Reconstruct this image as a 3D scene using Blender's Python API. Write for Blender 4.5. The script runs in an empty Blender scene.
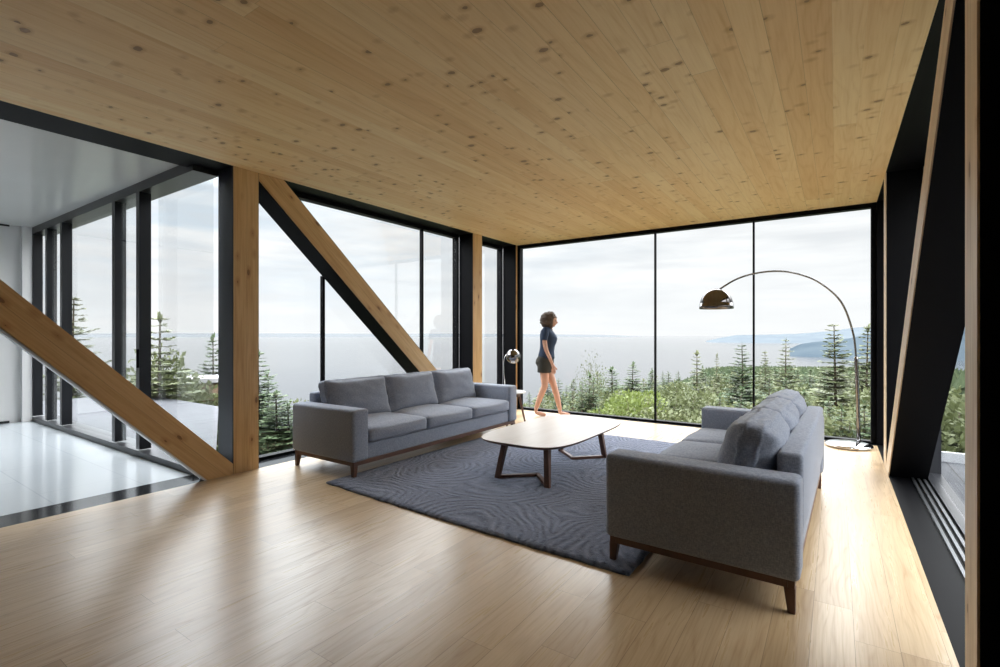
import bpy, bmesh, math, random
from mathutils import Vector, Matrix, noise
from math import pi, sin, cos, radians as R

sc = bpy.context.scene
C = sc.collection

# ------------------------------------------------------------------ camera
cam_d = bpy.data.cameras.new('camera')
cam_d.sensor_width = 36.0
cam_d.lens = 492.5 * 36 / 1000
cam_d.shift_y = 0.0015
cam_d.clip_start = 0.05
cam_d.clip_end = 60000
cam = bpy.data.objects.new('camera', cam_d)
C.objects.link(cam)
cam.location = (0, 0, 1.3)
cam.rotation_euler = (R(90), 0, math.atan(336 / 492.5))
sc.camera = cam

# ------------------------------------------------------------------ view
sc.view_settings.view_transform = 'Standard'
sc.view_settings.look = 'None'
sc.view_settings.gamma = 1
sc.view_settings.use_curve_mapping = False
sc.view_settings.exposure = 0.12

# ------------------------------------------------------------------ node helper
class G:
    def __init__(s, tree):
        s.t = tree
        tree.nodes.clear()
    def put(s, sock, v):
        if isinstance(v, bpy.types.NodeSocket):
            s.t.links.new(v, sock)
        elif isinstance(v, bpy.types.Node):
            s.t.links.new(v.outputs[0], sock)
        else:
            if sock.type == 'RGBA' and len(v) == 3:
                v = (*v, 1)
            sock.default_value = v
    def n(s, typ, props=None, **ins):
        nd = s.t.nodes.new('ShaderNode' + typ)
        for k, v in (props or {}).items():
            setattr(nd, k, v)
        for k, v in ins.items():
            k = k.replace('_', ' ')
            s.put(nd.inputs[k], v)
        return nd
    def m(s, op, a, b=0.0, c=None):
        nd = s.t.nodes.new('ShaderNodeMath')
        nd.operation = op
        s.put(nd.inputs[0], a); s.put(nd.inputs[1], b)
        if c is not None: s.put(nd.inputs[2], c)
        return nd.outputs[0]
    def mix(s, f, a, b, blend='MIX'):
        nd = s.t.nodes.new('ShaderNodeMix')
        nd.data_type = 'RGBA'; nd.blend_type = blend
        s.put(nd.inputs[0], f); s.put(nd.inputs[6], a); s.put(nd.inputs[7], b)
        return nd.outputs[2]
    def ramp(s, f, stops, interp='LINEAR'):
        nd = s.t.nodes.new('ShaderNodeValToRGB')
        nd.color_ramp.interpolation = interp
        el = nd.color_ramp.elements
        while len(el) < len(stops): el.new(0.5)
        for e, (p, c) in zip(el, stops):
            e.position = p
            e.color = (*c, 1) if not isinstance(c, (int, float)) else (c, c, c, 1)
        s.put(nd.inputs[0], f)
        return nd.outputs[0]
    def rng(s, v, a, b, c, d):
        nd = s.t.nodes.new('ShaderNodeMapRange')
        for i, x in enumerate((v, a, b, c, d)): s.put(nd.inputs[i], x)
        return nd.outputs[0]
    def xyz(s, x=0.0, y=0.0, z=0.0):
        return s.n('CombineXYZ', X=x, Y=y, Z=z).outputs[0]
    def sep(s, v):
        nd = s.n('SeparateXYZ', Vector=v)
        return nd.outputs[0], nd.outputs[1], nd.outputs[2]
    def noise(s, v, scale=5, detail=3, rough=0.5, dist=0.0):
        return s.n('TexNoise', Vector=v, Scale=scale, Detail=detail, Roughness=rough, Distortion=dist).outputs[0]
    def scale(s, v, x, y, z):
        nd = s.n('Mapping', Vector=v)
        nd.inputs['Scale'].default_value = (x, y, z)
        return nd.outputs[0]
    def wn(s, v):
        return s.n('TexWhiteNoise', {'noise_dimensions': '3D'}, Vector=v)

def mat(name):
    m = bpy.data.materials.new(name)
    m.use_nodes = True
    g = G(m.node_tree)
    return m, g

def finish(g, **ins):
    p = g.n('BsdfPrincipled')
    for k, v in ins.items():
        g.put(p.inputs[k.replace('_', ' ')], v)
    o = g.n('OutputMaterial')
    g.t.links.new(p.outputs[0], o.inputs[0])
    return p

def simple(name, col, rough=0.5, metal=0.0, spec=0.5, var=0.0, scale=8.0):
    m, g = mat(name)
    tc = g.n('TexCoord').outputs['Object']
    nz = g.noise(tc, scale, 3)
    c2 = tuple(max(0, x * (1 - var)) for x in col)
    c = g.mix(nz, c2, tuple(min(1, x * (1 + var)) for x in col)) if var else (*col, 1)
    finish(g, Base_Color=c, Roughness=rough, Metallic=metal, Specular_IOR_Level=spec)
    return m

# ------------------------------------------------------------------ world: overcast sky
w = bpy.data.worlds.new('overcast_sky')
sc.world = w
w.use_nodes = True
g = G(w.node_tree)
d = g.n('TexCoord').outputs['Generated']
dx, dy, dz = g.sep(d)
cl = g.noise(g.scale(d, 1.6, 1.6, 9.0), 2.2, 6, 0.55, 0.4)
cl2 = g.noise(g.scale(d, 3.0, 3.0, 26.0), 2.0, 4, 0.5, 0.2)
side = g.rng(dx, -0.95, -0.2, 1.0, 0.0)              # bluer sky to the left
c_low = g.mix(g.rng(cl, 0.35, 0.62, 0.0, 1.0), g.mix(side, (0.76, 0.775, 0.80), (0.66, 0.76, 0.86)), (0.93, 0.935, 0.95))
c_low = g.mix(g.rng(cl2, 0.42, 0.70, 0.0, 0.55), c_low, (0.70, 0.72, 0.755))
c_low = g.mix(g.rng(dz, 0.0, 0.16, 0.8, 0.0), c_low, (0.90, 0.905, 0.92))
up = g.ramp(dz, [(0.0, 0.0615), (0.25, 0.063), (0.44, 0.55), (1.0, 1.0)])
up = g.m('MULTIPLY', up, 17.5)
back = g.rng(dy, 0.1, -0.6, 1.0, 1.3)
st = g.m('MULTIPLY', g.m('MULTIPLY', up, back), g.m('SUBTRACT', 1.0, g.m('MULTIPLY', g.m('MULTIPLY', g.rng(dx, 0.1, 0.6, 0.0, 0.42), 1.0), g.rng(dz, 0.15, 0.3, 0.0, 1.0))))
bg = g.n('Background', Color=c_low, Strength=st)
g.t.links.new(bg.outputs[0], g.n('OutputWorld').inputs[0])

# ------------------------------------------------------------------ geometry helpers
def link(o, parent=None):
    C.objects.link(o)
    if parent is not None: o.parent = parent
    return o

def obj(name, bm, m, parent=None, smooth=False, loc=None):
    me = bpy.data.meshes.new(name)
    bmesh.ops.recalc_face_normals(bm, faces=bm.faces)
    bm.to_mesh(me); bm.free()
    if isinstance(m, (list, tuple)):
        for x in m: me.materials.append(x)
    else:
        me.materials.append(m)
    if smooth:
        me.polygons.foreach_set('use_smooth', [True] * len(me.polygons))
    o = bpy.data.objects.new(name, me)
    if loc: o.location = loc
    return link(o, parent)

def tag(o, label, cat, group=None, kind=None):
    o['label'] = label; o['category'] = cat
    if group: o['group'] = group
    if kind: o['kind'] = kind
    return o

def thing(name, label, cat, loc=(0, 0, 0), rz=0, group=None):
    o = bpy.data.objects.new(name, None)
    o.empty_display_size = 0.1
    C.objects.link(o)
    o.location = loc; o.rotation_euler = (0, 0, rz)
    return tag(o, label, cat, group)

def box(bm, x0, x1, y0, y1, z0, z1, bev=0.0, seg=2, mi=0):
    b = bmesh.new() if bev else bm
    vs = [b.verts.new(p) for p in ((x0,y0,z0),(x1,y0,z0),(x1,y1,z0),(x0,y1,z0),(x0,y0,z1),(x1,y0,z1),(x1,y1,z1),(x0,y1,z1))]
    for f in ((3,2,1,0),(4,5,6,7),(0,1,5,4),(1,2,6,5),(2,3,7,6),(3,0,4,7)):
        fc = b.faces.new([vs[i] for i in f]); fc.material_index = mi
    if bev:
        bmesh.ops.bevel(b, geom=list(b.edges), offset=bev, segments=seg, profile=0.5, affect='EDGES')
        merge(bm, b)
    return bm

def merge(bm, b, M=None):
    if M is not None: bmesh.ops.transform(b, matrix=M, verts=b.verts)
    mp = {v: bm.verts.new(v.co) for v in b.verts}
    for f in b.faces:
        try:
            nf = bm.faces.new([mp[v] for v in f.verts]); nf.material_index = f.material_index
        except ValueError: pass
    b.free()

def bx(*a, **k): return box(bmesh.new(), *a, **k)

def prism(pts, off, bm=None, bev=0.0):
    """closed polygon (list of 3-D points) pushed along off"""
    b = bmesh.new()
    off = Vector(off)
    a = [b.verts.new(p) for p in pts]
    c = [b.verts.new(Vector(p) + off) for p in pts]
    n = len(pts)
    b.faces.new(a[::-1]); b.faces.new(c)
    for i in range(n):
        b.faces.new((a[i], a[(i+1) % n], c[(i+1) % n], c[i]))
    if bev:
        bmesh.ops.recalc_face_normals(b, faces=b.faces)
        bmesh.ops.bevel(b, geom=list(b.edges), offset=bev, segments=2, profile=0.5, affect='EDGES')
    if bm is None: return b
    merge(bm, b)
    return bm

def tube(bm, pts, rad, seg=12, cap=True):
    """round tube through pts; rad a number or a list"""
    pts = [Vector(p) for p in pts]
    rs = rad if isinstance(rad, (list, tuple)) else [rad] * len(pts)
    rings = []
    up = Vector((0, 0, 1))
    prev = None
    for i, p in enumerate(pts):
        t = (pts[min(i+1, len(pts)-1)] - pts[max(i-1, 0)]).normalized()
        if prev is None:
            a = t.cross(up)
            if a.length < 1e-3: a = t.cross(Vector((1, 0, 0)))
        else:
            a = prev - t * prev.dot(t)
        a.normalize(); prev = a
        b = t.cross(a)
        rings.append([bm.verts.new(p + (a * cos(2*pi*k/seg) + b * sin(2*pi*k/seg)) * rs[i]) for k in range(seg)])
    for r0, r1 in zip(rings, rings[1:]):
        for k in range(seg):
            bm.faces.new((r0[k], r0[(k+1) % seg], r1[(k+1) % seg], r1[k]))
    if cap:
        bm.faces.new(rings[0][::-1]); bm.faces.new(rings[-1])
    return bm

def lathe(bm, prof, seg=32, M=None):
    b = bmesh.new()
    rings = []
    for r, z in prof:
        if r < 1e-5: rings.append([b.verts.new((0, 0, z))])
        else: rings.append([b.verts.new((r*cos(2*pi*k/seg), r*sin(2*pi*k/seg), z)) for k in range(seg)])
    for r0, r1 in zip(rings, rings[1:]):
        for k in range(seg):
            k2 = (k+1) % seg
            if len(r0) == 1 and len(r1) == 1: continue
            if len(r0) == 1: b.faces.new((r0[0], r1[k], r1[k2]))
            elif len(r1) == 1: b.faces.new((r0[k], r0[k2], r1[0]))
            else: b.faces.new((r0[k], r0[k2], r1[k2], r1[k]))
    merge(bm, b, M)
    return bm

def leg_taper(bm, top, bot, wt, wb, dt=None, db=None):
    """rectangular leg from centre top to centre bottom with sizes (x, y)"""
    dt = dt or wt; db = db or wb
    v = []
    for (p, a, b_) in ((bot, wb, db), (top, wt, dt)):
        for sx, sy in ((-1,-1),(1,-1),(1,1),(-1,1)):
            v.append((p[0]+sx*a/2, p[1]+sy*b_/2, p[2]))
    b = bmesh.new()
    vs = [b.verts.new(p) for p in v]
    for f in ((3,2,1,0),(4,5,6,7),(0,1,5,4),(1,2,6,5),(2,3,7,6),(3,0,4,7)):
        b.faces.new([vs[i] for i in f])
    bmesh.ops.bevel(b, geom=list(b.edges), offset=0.004, segments=2, profile=0.5, affect='EDGES')
    merge(bm, b)
    return bm

def cushion(sx, sy, sz, r=0.05, puff=0.03, n=18, seed=0, wr=0.0, pinch=0.0):
    """soft box centred on origin, faces bulging; pinch draws the rim in on x"""
    bm = bmesh.new()
    bmesh.ops.create_cube(bm, size=2)
    bmesh.ops.subdivide_edges(bm, edges=list(bm.edges), cuts=n, use_grid_fill=True)
    hx, hy, hz = sx/2, sy/2, sz/2
    for v in bm.verts:
        u = v.co.copy()
        p = Vector((u.x*hx, u.y*hy, u.z*hz))
        q = Vector((max(-hx+r, min(hx-r, p.x)), max(-hy+r, min(hy-r, p.y)), max(-hz+r, min(hz-r, p.z))))
        dd = p - q
        if dd.length > 1e-6:
            p = q + dd.normalized() * r
        fx = (1-u.y**2)*(1-u.z**2); fy = (1-u.x**2)*(1-u.z**2); fz = (1-u.x**2)*(1-u.y**2)
        if abs(u.x) > 0.999 or pinch: p.x += u.x * puff * fx
        if pinch:
            e = max(abs(u.y), abs(u.z)) ** 5
            p.x *= 1 - pinch * e
            k = abs(u.y*u.z)
            p.y *= 1 + 0.03*k**3 - 0.03*(1-abs(u.y*u.z)) * (abs(u.y) > .6)
            p.z *= 1 + 0.04*k**3
        else:
            p.y += u.y * puff * fy * 0.35
            p.z += u.z * puff * fz
        if wr:
            nz = noise.noise(Vector((u.x*2+seed*7, u.y*3+seed, u.z*3)) )
            nf = noise.noise(Vector((u.x*3+seed, u.y*9, u.z*5+seed*3)))
            p += u.normalized() * (nz*wr + nf*wr*0.6)
        v.co = p
    return bm

def with_frame(o, M):
    """give a world-built mesh a local frame M (so object-space grain follows it)"""
    o.data.transform(M.inverted())
    o.matrix_world = M
    return o

# ------------------------------------------------------------------ materials
def plank_mat(name, wdt, length, tones, grain_dark, rough, knots=0.0, seam=0.0012, seam_dark=0.35, gs=1.0, coat=0.0, seam_cut=None, spec=0.5):
    """boards running along object Y, wdt wide"""
    m, g = mat(name)
    tc = g.n('TexCoord').outputs['Object']
    x, y, z = g.sep(tc)
    xr = g.m('DIVIDE', g.m('ADD', x, 50.0), wdt)
    row = g.m('FLOOR', xr)
    fx = g.m('FRACT', xr)
    off = g.wn(g.xyz(row, 3.1, 0.0)).outputs[0]
    yr = g.m('ADD', g.m('DIVIDE', g.m('ADD', y, 50.0), length), g.m('MULTIPLY', off, 7.3))
    col = g.m('FLOOR', yr)
    fy = g.m('FRACT', yr)
    idn = g.wn(g.xyz(row, col, 0.0))
    r1 = idn.outputs[0]
    idc = idn.outputs[1]
    tone = g.ramp(r1, [(i / (len(tones)-1), t) for i, t in enumerate(tones)])
    # grain: stretched, board-shifted noise
    sh = g.n('VectorMath', {'operation': 'MULTIPLY_ADD'})
    g.put(sh.inputs[0], idc); sh.inputs[1].default_value = (9, 30, 5)
    g.put(sh.inputs[2], tc)
    v = sh.outputs[0]
    warp = g.noise(g.scale(v, 5*gs, 0.7*gs, 1), 1.0, 2)
    gx = g.m('ADD', g.m('MULTIPLY', g.sep(v)[0], 9*gs), g.m('MULTIPLY', warp, 5.5))
    rings = g.m('ABSOLUTE', g.m('SUBTRACT', g.m('FRACT', g.m('MULTIPLY', gx, 1.6)), 0.5))
    fine = g.noise(g.scale(v, 130*gs, 3.5, 1), 1.0, 3, 0.6)
    med = g.noise(g.scale(v, 22*gs, 0.9, 1), 1.0, 3, 0.55)
    gr = g.m('ADD', g.m('MULTIPLY', g.rng(rings, 0.0, 0.22, 1.0, 0.0), 0.35), g.m('MULTIPLY', g.rng(fine, 0.45, 0.75, 0.0, 1.0), 0.45))
    gr = g.m('ADD', gr, g.m('MULTIPLY', g.rng(med, 0.4, 0.75, 0.0, 1.0), 0.45))
    c = g.mix(g.m('MULTIPLY', gr, 0.75), tone, g.mix(1.0, tone, grain_dark, 'MULTIPLY'))
    if knots:
        kv = g.n('TexVoronoi', {'feature': 'F1'}, Vector=g.scale(v, 6.0, 8.6, 0.0), Scale=1.0, Randomness=1.0)
        kd = g.m('ADD', kv.outputs['Distance'], g.m('MULTIPLY', g.m('SUBTRACT', g.noise(g.scale(v, 40, 40, 1), 1.0, 2), 0.5), 0.10))
        pick = g.sep(kv.outputs['Color'])
        sel = g.m('GREATER_THAN', pick[0], 1 - knots)
        size = g.rng(g.m('POWER', pick[1], 1.6), 0, 1, 0.07, 0.18)
        core = g.m('MULTIPLY', g.m('LESS_THAN', kd, size), sel)
        halo = g.m('MULTIPLY', g.rng(kd, size, g.m('ADD', size, 0.20), 0.55, 0.0), sel)
        c = g.mix(halo, c, g.mix(1.0, c, (0.62, 0.47, 0.33), 'MULTIPLY'))
        c = g.mix(g.m('MULTIPLY', core, 0.72), c, (0.26, 0.135, 0.06))
    ex = g.m('MULTIPLY', g.m('MINIMUM', fx, g.m('SUBTRACT', 1.0, fx)), wdt)
    ey = g.m('MULTIPLY', g.m('MINIMUM', fy, g.m('SUBTRACT', 1.0, fy)), length)
    e = g.m('MINIMUM', ex, ey)
    se = g.m('LESS_THAN', e, seam)
    if seam_cut is not None:
        se = g.m('MULTIPLY', se, g.rng(off, 0, 1, seam_cut, 1.0))
    c = g.mix(g.m('MULTIPLY', se, 1 - seam_dark), c, g.mix(1.0, c, (0.25, 0.2, 0.15), 'MULTIPLY'))
    bump = g.n('Bump', Strength=0.15, Distance=0.002, Height=g.m('SUBTRACT', g.m('MULTIPLY', gr, -0.3), se))
    rr = g.m('ADD', rough, g.m('MULTIPLY', gr, 0.1))
    finish(g, Base_Color=c, Roughness=rr, Normal=bump, Coat_Weight=coat, Coat_Roughness=0.25, Specular_IOR_Level=spec)
    return m

M_floor = plank_mat('oak_floorboards', 0.155, 1.9,
    [(0.4488, 0.3152, 0.1763), (0.5916, 0.4414, 0.2709), (0.5304, 0.3831, 0.2236), (0.6324, 0.4850, 0.3096), (0.4896, 0.3492, 0.2021), (0.6120, 0.4607, 0.2881)],
    (0.58, 0.47, 0.36), 0.27, seam=0.0011, seam_dark=0.35, gs=1.15, coat=0.25)
M_ceil = plank_mat('knotty_pine_boards', 0.142, 4.2,
    [(0.85, 0.575, 0.275), (0.93, 0.685, 0.36), (0.90, 0.635, 0.32), (0.95, 0.73, 0.41), (0.92, 0.66, 0.335)],
    (0.82, 0.72, 0.58), 0.5, knots=0.78, seam=0.0014, seam_dark=0.4, gs=0.8, seam_cut=0.0)
M_deck = plank_mat('grey_deck_boards', 0.14, 3.6,
    [(0.055, 0.058, 0.066), (0.075, 0.079, 0.088), (0.065, 0.068, 0.077)], (0.6, 0.6, 0.6), 0.6, seam=0.006, seam_dark=0.1, spec=0.12)

def timber(name, tones, knots=0.35):
    """glued laminated timber, grain along object X"""
    m, g = mat(name)
    tc = g.n('TexCoord').outputs['Object']
    x, y, z = g.sep(tc)
    lam = g.m('FLOOR', g.m('DIVIDE', g.m('ADD', y, 10.0), 0.115))
    rid = g.wn(g.xyz(lam, 2.0, 1.0))
    sh = g.n('VectorMath', {'operation': 'MULTIPLY_ADD'})
    g.put(sh.inputs[0], rid.outputs[1]); sh.inputs[1].default_value = (20, 5, 5)
    g.put(sh.inputs[2], tc)
    v = sh.outputs[0]
    tone = g.mix(rid.outputs[0], tones[0], tones[1])
    fine = g.noise(g.scale(v, 3.0, 90, 90), 1.0, 3, 0.6)
    med = g.noise(g.scale(v, 1.0, 18, 18), 1.0, 2, 0.6, 0.6)
    c = g.mix(g.rng(fine, 0.4, 0.75, 0.0, 0.6), tone, g.mix(1.0, tone, (0.74, 0.62, 0.48), 'MULTIPLY'))
    c = g.mix(g.rng(med, 0.45, 0.7, 0.0, 0.6), c, g.mix(1.0, c, (0.75, 0.63, 0.5), 'MULTIPLY'))
    kv = g.n('TexVoronoi', {'feature': 'F1'}, Vector=g.scale(v, 5.0, 11.0, 2.0), Scale=1.0)
    kd = kv.outputs['Distance']
    pk = g.sep(kv.outputs['Color'])
    sel = g.m('GREATER_THAN', pk[0], 1 - knots)
    size = g.rng(pk[1], 0, 1, 0.05, 0.16)
    c = g.mix(g.m('MULTIPLY', g.rng(kd, size, g.m('ADD', size, 0.25), 0.6, 0.0), sel), c, g.mix(1.0, c, (0.6, 0.45, 0.3), 'MULTIPLY'))
    c = g.mix(g.m('MULTIPLY', g.m('MULTIPLY', g.m('LESS_THAN', kd, size), sel), 0.7), c, (0.15, 0.07, 0.03))
    fy = g.m('FRACT', g.m('DIVIDE', g.m('ADD', y, 10.0), 0.115))
    se = g.m('LESS_THAN', g.m('MINIMUM', fy, g.m('SUBTRACT', 1.0, fy)), 0.012)
    c = g.mix(g.m('MULTIPLY', se, 0.5), c, (0.2, 0.11, 0.05))
    finish(g, Base_Color=c, Roughness=0.5)
    return m
M_timb = timber('honey_laminated_timber', ((0.62, 0.405, 0.19), (0.72, 0.50, 0.255)))
M_timb_lit = timber('lit_laminated_timber', ((0.74, 0.59, 0.40), (0.80, 0.66, 0.47)), 0.25)  # same timber lightened: the bright light on the right is put into the colour

M_black = simple('black_steel', (0.003, 0.003, 0.004), 0.5, 0.0, 0.08)
M_satin = simple('satin_steel_with_reflection', (0.05, 0.055, 0.066), 0.3, 0.5, 0.5)  # glossier black steel; reflected window light put into its lifted bluish base
M_blackgloss = simple('polished_black_steel', (0.012, 0.013, 0.015), 0.12)
M_dark = simple('charcoal_aluminium', (0.018, 0.019, 0.023), 0.3, 0.2)
M_track = simple('grey_aluminium_track', (0.16, 0.165, 0.175), 0.3, 0.8)
M_plate = simple('galvanised_plate', (0.55, 0.57, 0.6), 0.35, 0.6, var=0.1)
M_white = simple('white_plaster', (0.80, 0.80, 0.80), 0.6, var=0.02)
M_whitegloss = simple('white_lacquered_panel', (0.72, 0.725, 0.72), 0.22, var=0.05, scale=1.5)
M_tile = None
m, g = mat('pale_polished_tile')
tc = g.n('TexCoord').outputs['Object']
br = g.n('TexBrick', {'offset': 0.5}, Vector=tc, Color1=(0.42, 0.455, 0.49, 1), Color2=(0.45, 0.485, 0.515, 1), Mortar=(0.30, 0.33, 0.36, 1), Scale=1.0)
br.inputs['Mortar Size'].default_value = 0.004; br.inputs['Brick Width'].default_value = 1.2; br.inputs['Row Height'].default_value = 0.6
cc = g.mix(g.noise(tc, 3, 5), br.outputs[0], (0.44, 0.475, 0.505))
finish(g, Base_Color=cc, Roughness=0.13)
M_tile = m

def fabric(name, c1, c2, bumpd=0.002):
    m, g = mat(name)
    tc = g.n('TexCoord').outputs['Object']
    a = g.noise(g.scale(tc, 260, 260, 60), 1.0, 2)
    b = g.noise(g.scale(tc, 60, 60, 260), 1.0, 2)
    big = g.noise(tc, 6, 3)
    k = g.m('MULTIPLY', g.m('ADD', a, b), 0.5)
    c = g.mix(g.rng(k, 0.38, 0.62, 0, 1), c1, c2)
    c = g.mix(g.rng(big, 0.3, 0.7, 0.0, 0.18), c, c1)
    bp = g.n('Bump', Strength=0.35, Distance=bumpd, Height=k)
    finish(g, Base_Color=c, Roughness=0.95, Specular_IOR_Level=0.15, Sheen_Weight=0.25, Sheen_Roughness=0.5, Normal=bp)
    return m
M_fab = fabric('grey_woven_upholstery', (0.188, 0.208, 0.262), (0.333, 0.366, 0.443))
M_walnut = None
m, g = mat('walnut_wood')
tc = g.n('TexCoord').outputs['Object']
nz = g.noise(g.scale(tc, 40, 4, 12), 1.0, 4, 0.6, 0.5)
finish(g, Base_Color=g.mix(nz, (0.045, 0.020, 0.013), (0.15, 0.066, 0.040)), Roughness=0.4)
M_walnut = m
m, g = mat('walnut_top_sky_reflection')
tc = g.n('TexCoord').outputs['Object']
nz = g.noise(g.scale(tc, 30, 2.0, 1), 1.0, 4, 0.6, 0.8)
finish(g, Base_Color=g.mix(g.rng(nz, .3, .7, 0, 1), (0.72, 0.66, 0.61), (0.80, 0.75, 0.70)), Roughness=0.28)  # sky reflected off the top is put into its pale base colour
M_top = m
M_chrome = simple('chrome', (0.22, 0.215, 0.22), 0.08, 1.0)
M_chrome_dark = simple('dark_reflection_chrome', (0.13, 0.12, 0.12), 0.07, 1.0)  # chrome again, darkened: reflection of the dark ceiling put into the colour
M_steel = simple('polished_steel', (0.82, 0.82, 0.83), 0.12, 1.0)
M_marble = simple('white_stone', (0.82, 0.82, 0.82), 0.2, var=0.04, scale=12)

m, g = mat('window_glass')
fr = g.n('Fresnel', IOR=1.45)
tr = g.n('BsdfTransparent', Color=(0.975, 0.985, 0.98, 1))
gl = g.n('BsdfGlossy', Color=(1, 1, 1, 1), Roughness=0.0)
mx = g.n('MixShader')
g.put(mx.inputs[0], g.m('MULTIPLY', fr.outputs[0], 0.22)); g.put(mx.inputs[1], tr); g.put(mx.inputs[2], gl)
g.t.links.new(mx.outputs[0], g.n('OutputMaterial').inputs[0])
M_glass = m

# rug: carved pile with flowing ridges
m, g = mat('slate_blue_carved_wool')
tc = g.n('TexCoord').outputs['Object']
wp = g.noise(g.scale(tc, 1.1, 1.1, 1), 1.0, 2, 0.5)
x, y, z = g.sep(tc)
cell = g.n('TexVoronoi', {'feature': 'F1'}, Vector=g.scale(tc, 1.0, 1.0, 0.0), Scale=1.1)
ph = g.m('ADD', g.m('MULTIPLY', cell.outputs['Distance'], 18.0), g.m('MULTIPLY', wp, 12.0))
rdg = g.m('SINE', g.m('MULTIPLY', ph, 6.0))
brk = g.noise(tc, 22, 3)
rdg = g.m('MULTIPLY', rdg, g.rng(brk, 0.42, 0.58, 0.0, 1.1))
pile = g.noise(tc, 220, 2)
hh = g.m('ADD', g.m('MULTIPLY', rdg, 0.5), g.m('MULTIPLY', pile, 0.7))
c = g.mix(g.rng(hh, -0.3, 0.95, 0, 1), (0.0633, 0.0782, 0.1242), (0.2185, 0.2472, 0.3450))
bp = g.n('Bump', Strength=0.9, Distance=0.012, Height=hh)
finish(g, Base_Color=c, Roughness=1.0, Specular_IOR_Level=0.1, Sheen_Weight=0.3, Normal=bp)
M_rug = m

# ------------------------------------------------------------------ key planes
XL, XR = -4.65, 0.40
XLO, XRO = -4.93, 0.68          # outer side of the truss reveals
YB = 7.27                       # floor ends here, sill beyond
YS = -4.0
H = 2.88

def struct(name, bm, m, smooth=False):
    o = obj(name, bm, m, None, smooth)
    o['kind'] = 'structure'
    return o

struct('floor', bx(XL, XR, YS, YB, -0.2, 0.0), M_floor)
struct('ceiling', bx(XL, XR, YS, 7.5, H, H + 0.22), M_ceil)
struct('wall_rear', bx(XLO, XRO, YS - 0.2, YS, -0.2, H + 0.2), simple('grey_plaster', (0.42, 0.41, 0.40), 0.7))
struct('wall_right_light_stop', bx(XRO - 0.02, XRO + 0.12, YS, 2.314, -0.25, H), M_black)  # unseen wall, added to keep light off the near ends of the sofas
# black steel reveals and sills
struct('trim_1', bx(XLO - 0.12, XL, YS, 7.55, H, H + 0.22), M_black)          # head, left
struct('trim_2', bx(XLO - 0.02, XL, YS, 7.5, -0.25, 0.0), M_blackgloss)       # sill, left
struct('trim_3', bx(XR, XRO + 0.12, YS, 7.55, H, H + 0.22), M_black)          # head, right
struct('trim_4', bx(XR, XRO - 0.0, YS, 7.5, -0.25, 0.0), M_black)        # sill, right
struct('trim_5', bx(XL, XR, YB, 7.5, -0.25, -0.002), M_black)                 # sill, back

# ------------------------------------------------------------------ truss members
def member(name, label, cat, poly, X, sgn, mt, box_poly=None, frame=None, plate=False):
    """poly in (y,z) at plane X; timber board 5 cm thick, black casing behind; sgn -1 towards -X"""
    o = obj(name, prism([(X, y, z) for y, z in poly], (sgn * 0.007, 0, 0)), mt)
    with_frame(o, frame)
    tag(o, label, cat)
    if box_poly:
        b = obj('steel_casing', prism([(X + sgn * 0.0075, y, z) for y, z in box_poly], (sgn * 0.267, 0, 0)), M_satin if (sgn < 0 and poly[0][0] == 2.40) else M_black)
        b.parent = o
        b.matrix_parent_inverse = o.matrix_world.inverted()
    return o

def post(X, sgn, y0, y1, mt, label):
    F = Matrix.Translation((X, (y0+y1)/2, 0)) @ Matrix(((0, 0, 1, 0), (0, 1, 0, 0), (1, 0, 0, 0), (0, 0, 0, 1)))
    pl = [(y0, 0), (y1, 0), (y1, H), (y0, H)]
    e = 0.006
    return member('timber_post', label, 'post', pl, X, sgn, mt, [(y0-e, 0), (y1+e, 0), (y1+e, H), (y0-e, H)], F)

def brace(X, sgn, mt, label, y_top_hi, y_top_lo, slope, ymin, ymax, casing=True, down=True):
    """edges z = H - slope (y - y_top); the band between y_top_lo and y_top_hi"""
    def band(a, b, mn, mx):
        pts = []
        fa = lambda y: H - slope * (y - a)      # lower edge
        fb = lambda y: H - slope * (y - b)      # upper edge
        ya0, yb0 = a + H / slope, b + H / slope # where they meet the floor
        if a < mn: pts.append((mn, fa(mn))); pts.append((mn, H)) if b > mn else None
        else: pts.append((a, H))
        pts.append((b, H))
        if yb0 > mx: pts.append((mx, fb(mx)))
        else: pts.append((yb0, 0))
        if yb0 > mx and ya0 < mx: pts.append((mx, 0))
        pts.append((min(ya0, mx), max(0, fa(mx)) if ya0 > mx else 0))
        return pts
    ang = math.atan(slope)
    P = band(y_top_lo, y_top_hi, ymin, ymax)
    t = Vector((0, cos(ang), -sin(ang))); nn = Vector((0, sin(ang), cos(ang)))
    Rm = Matrix((( 0, 0, 1, 0), (t.y, nn.y, 0, 0), (t.z, nn.z, 0, 0), (0, 0, 0, 1)))
    F = Matrix.Translation((X, (y_top_lo + y_top_hi)/2, H)) @ Rm
    e = 0.012
    Bx = band(y_top_lo - e, y_top_hi + e, ymin, ymax) if casing else None
    return member('timber_brace', label, 'brace', P, X, sgn, mt, Bx, F)

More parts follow.
